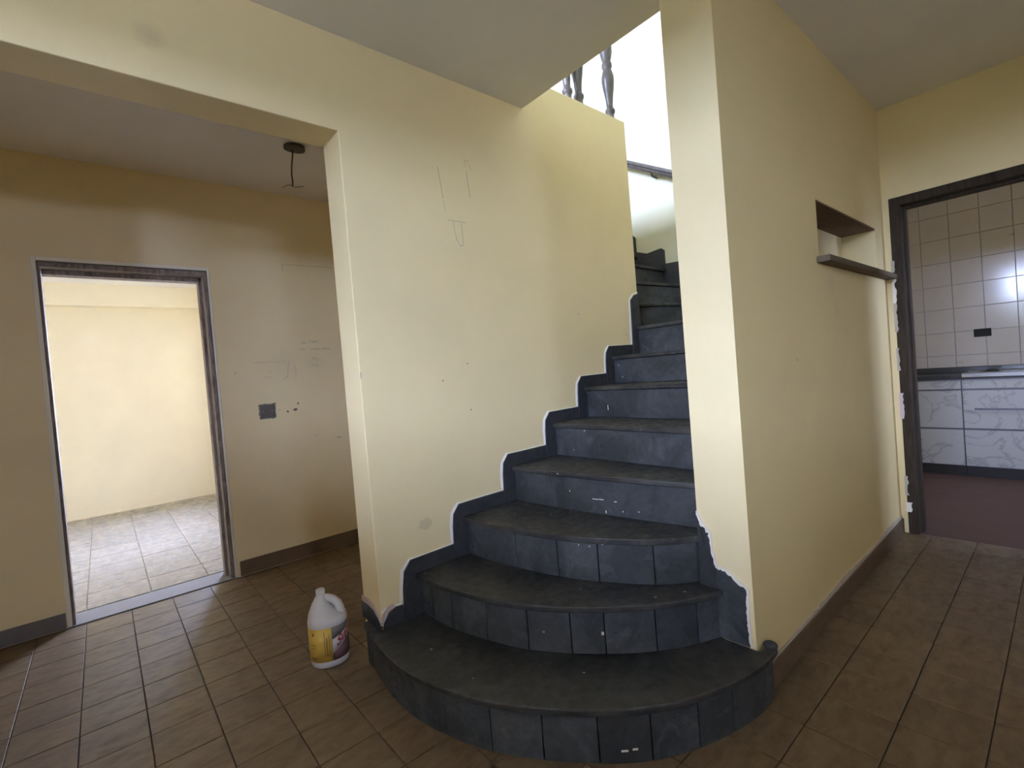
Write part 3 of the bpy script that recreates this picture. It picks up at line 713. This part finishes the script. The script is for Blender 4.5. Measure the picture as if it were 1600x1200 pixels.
def patch(name, a0, a1, lo, hi, mat, r=.0772, n=16):
    bm = bmesh.new(); cols = []
    for k in range(n+1):
        t = k/n; a = math.radians(a0 + (a1-a0)*t); x, y = sup(a, r, r, 2.3)
        cols.append((bm.verts.new((x, y, lo(t))), bm.verts.new((x, y, hi(t)))))
    for p, q in zip(cols[:-1], cols[1:]): bm.faces.new((p[0], q[0], q[1], p[1]))
    o = obj(name, bm, mat, jug, smooth=True); s = o.modifiers.new('thick', 'SOLIDIFY'); s.thickness = .0006; s.offset = 1; return o
LZ0, LZ1 = .030, .166
A = -84
patch('label_panel', -185, A, lambda t: LZ0, lambda t: LZ1, M_yellow)
patch('label_panel', A, 10, lambda t: LZ0, lambda t: LZ0 + .028 + .075*t, M_purple)
patch('label_panel', A, 10, lambda t: LZ0 + .029 + .075*t, lambda t: min(LZ1-.03, LZ0 + .085) + .042*t, M_lwhite)
patch('label_panel', A, 10, lambda t: LZ0 + .0865 + .042*t, lambda t: LZ1, M_lgrey)
for (a0, a1, z0, z1) in ((-102, -100, .05, .155), (-97, -94, .055, .13), (-91, -90, .05, .14), (-140, -133, .140, .150), (-150, -128, .10, .103), (-150, -128, .088, .090), (-148, -126, .045, .050)):
    patch('label_print', a0, a1, lambda t: z0, lambda t: z1, M_print, r=.0780, n=3)
def lettering(txt, size, a0, z, slope, mat):
    cu = bpy.data.curves.new('lettering', 'FONT'); cu.body = txt; cu.size = size; cu.shear = .25; cu.extrude = 0; cu.offset = .0012; cu.resolution_u = 3
    to = bpy.data.objects.new('lettering', cu); C.objects.link(to)
    dg = bpy.context.evaluated_depsgraph_get(); me = bpy.data.meshes.new_from_object(to.evaluated_get(dg)); bpy.data.objects.remove(to)
    bmm = bmesh.new(); bmm.from_mesh(me); bmesh.ops.triangulate(bmm, faces=bmm.faces); bmesh.ops.subdivide_edges(bmm, edges=[e for e in bmm.edges if e.calc_length() > .006], cuts=2)
    for v in bmm.verts:
        u, h = v.co.x, v.co.y; a = math.radians(a0) + u/.078; x, y = sup(a, .0783, .0783, 2.3)
        v.co = (x, y, z + h + u*slope)
    o = obj('lettering', bmm, mat, jug); return o
lettering('Supr', .046, A+10, .082, .62, M_red)

# ------------------------------------------------------------------ kitchen beyond the doorway
wall_tiled = struct(obj('wall_kitchen_back', bx((KXB+.009, KXB+.2, -1.6, 1.5, 0, 2.6)), M_kgrout), 'glossy grey tiled kitchen wall')
ts, tz = .2045, .2155
me = bpy.data.meshes.new('tile'); a, b, bv = ts/2-.0016, tz/2-.0016, .0015
vs = []
for (y, z, x) in ((a, b, .009), (a, b, bv), (a-bv, b-bv, 0)): vs += [(x, -y, -z), (x, y, -z), (x, y, z), (x, -y, z)]
fs = [(8, 11, 10, 9)] + [(r+k, r+4+k, r+4+(k+1) % 4, r+(k+1) % 4) for r in (0, 4) for k in range(4)]
me.from_pydata(vs, [], fs); me.materials.append(M_ktile)
for i in range(-6, 7):
    for j in range(0, 8):
        y = .302 + (i+.5)*ts; z = .815 + (j+.5)*tz
        if y + a > 1.5 or y - a < -1.0: continue
        t = bpy.data.objects.new('tile', me); C.objects.link(t); t.parent = wall_tiled; t.location = (KXB + random.uniform(0, .0008), y, z)
        t.rotation_euler = (0, random.uniform(-.004, .004), random.uniform(-.004, .004))
XC = 5.568
def cabinet(name, y0, y1, label, handles):
    e = thing(empty(name, ((XC+KXB)/2, (y0+y1)/2, 0)), label, 'cabinet', 'kitchen base cabinets')
    def q(nm, bm, mat, par=None, **kw):
        o = obj(nm, bm, mat, par or e, **kw); o.data.transform(Matrix.Translation(-e.location)); return o
    q('body', bx((XC+.02, KXB-.012, y0, y1, .09, .841)), M_gap)
    q('plinth', bx((XC+.05, KXB-.012, y0, y1, 0, .09)), M_granite)
    for (z0, z1, hz) in ((.098, .405, None), (.418, .742, .585), (.755, .829, None)):
        d = q('drawer', bx((XC, XC+.019, y0+.003, y1-.003, z0, z1)), M_marble, bevel=.002)
        q('edge_strip', bx((XC-.002, XC+.018, y0+.003, y1-.003, z1+.001, z1+.010)), M_gap, d)
        if hz and handles:
            hy0, hy1 = y0+.08, y1-.075
            q('handle', bx((XC-.026, XC-.016, hy0, hy1, hz-.007, hz+.007), (XC-.017, XC+.001, hy0+.04, hy0+.05, hz-.004, hz+.004), (XC-.017, XC+.001, hy1-.05, hy1-.04, hz-.004, hz+.004)), M_gap, d)
    return e
cabinet('base_cabinet', .640, 1.38, 'plain marbled drawer cabinet nearest the kitchen door jamb', False)
cabinet('base_cabinet', -.20, .638, 'marbled drawer cabinet with a long bar handle in the kitchen', True)
wt = thing(obj('worktop', prism([(XC-.03, .8425), (KXB-.002, .8425), (KXB-.002, .925), (KXB-.022, .925), (KXB-.022, .876), (XC-.03, .876)], 'Y', -.9, 1.46), M_granite, bevel=.003), 'dark granite kitchen worktop over the marbled drawers', 'worktop')
sk = thing(empty('steel_cooktop', (XC+.2, .25, .876)), 'shiny stainless steel hob set on the dark worktop', 'hob')
obj('tray', prism([(-.225, .0005), (.18, .0005), (.18, .012), (.16, .014), (.15, .006), (-.19, .006), (-.20, .016), (-.225, .014)], 'Y', -.36, .38), M_steel, sk, bevel=.002)
obj('front_lip', bx((-.235, -.2275, -.36, .38, -.022, .012)), M_steel, sk, bevel=.002)
for (x, y) in ((-.08, .22), (-.08, -.12), (.08, .22), (.08, -.12)):
    obj('burner', lathe([(0, .045), (.006, .045), (.010, .034), (.014, .034), (.015, .01)], x, y, n=20, z0=.0065), M_socket, sk)
so = thing(empty('wall_socket', (KXB, .528, 1.221)), 'dark horizontal socket plate on the tiled kitchen wall', 'socket')
obj('plate', bx((-.011, -.001, -.056, .056, -.035, .035)), M_socket, so, bevel=.003)
for y in (-.032, 0, .032): obj('outlet', bx((-.013, -.0105, y-.012, y+.012, -.018, .018)), M_socket, so)
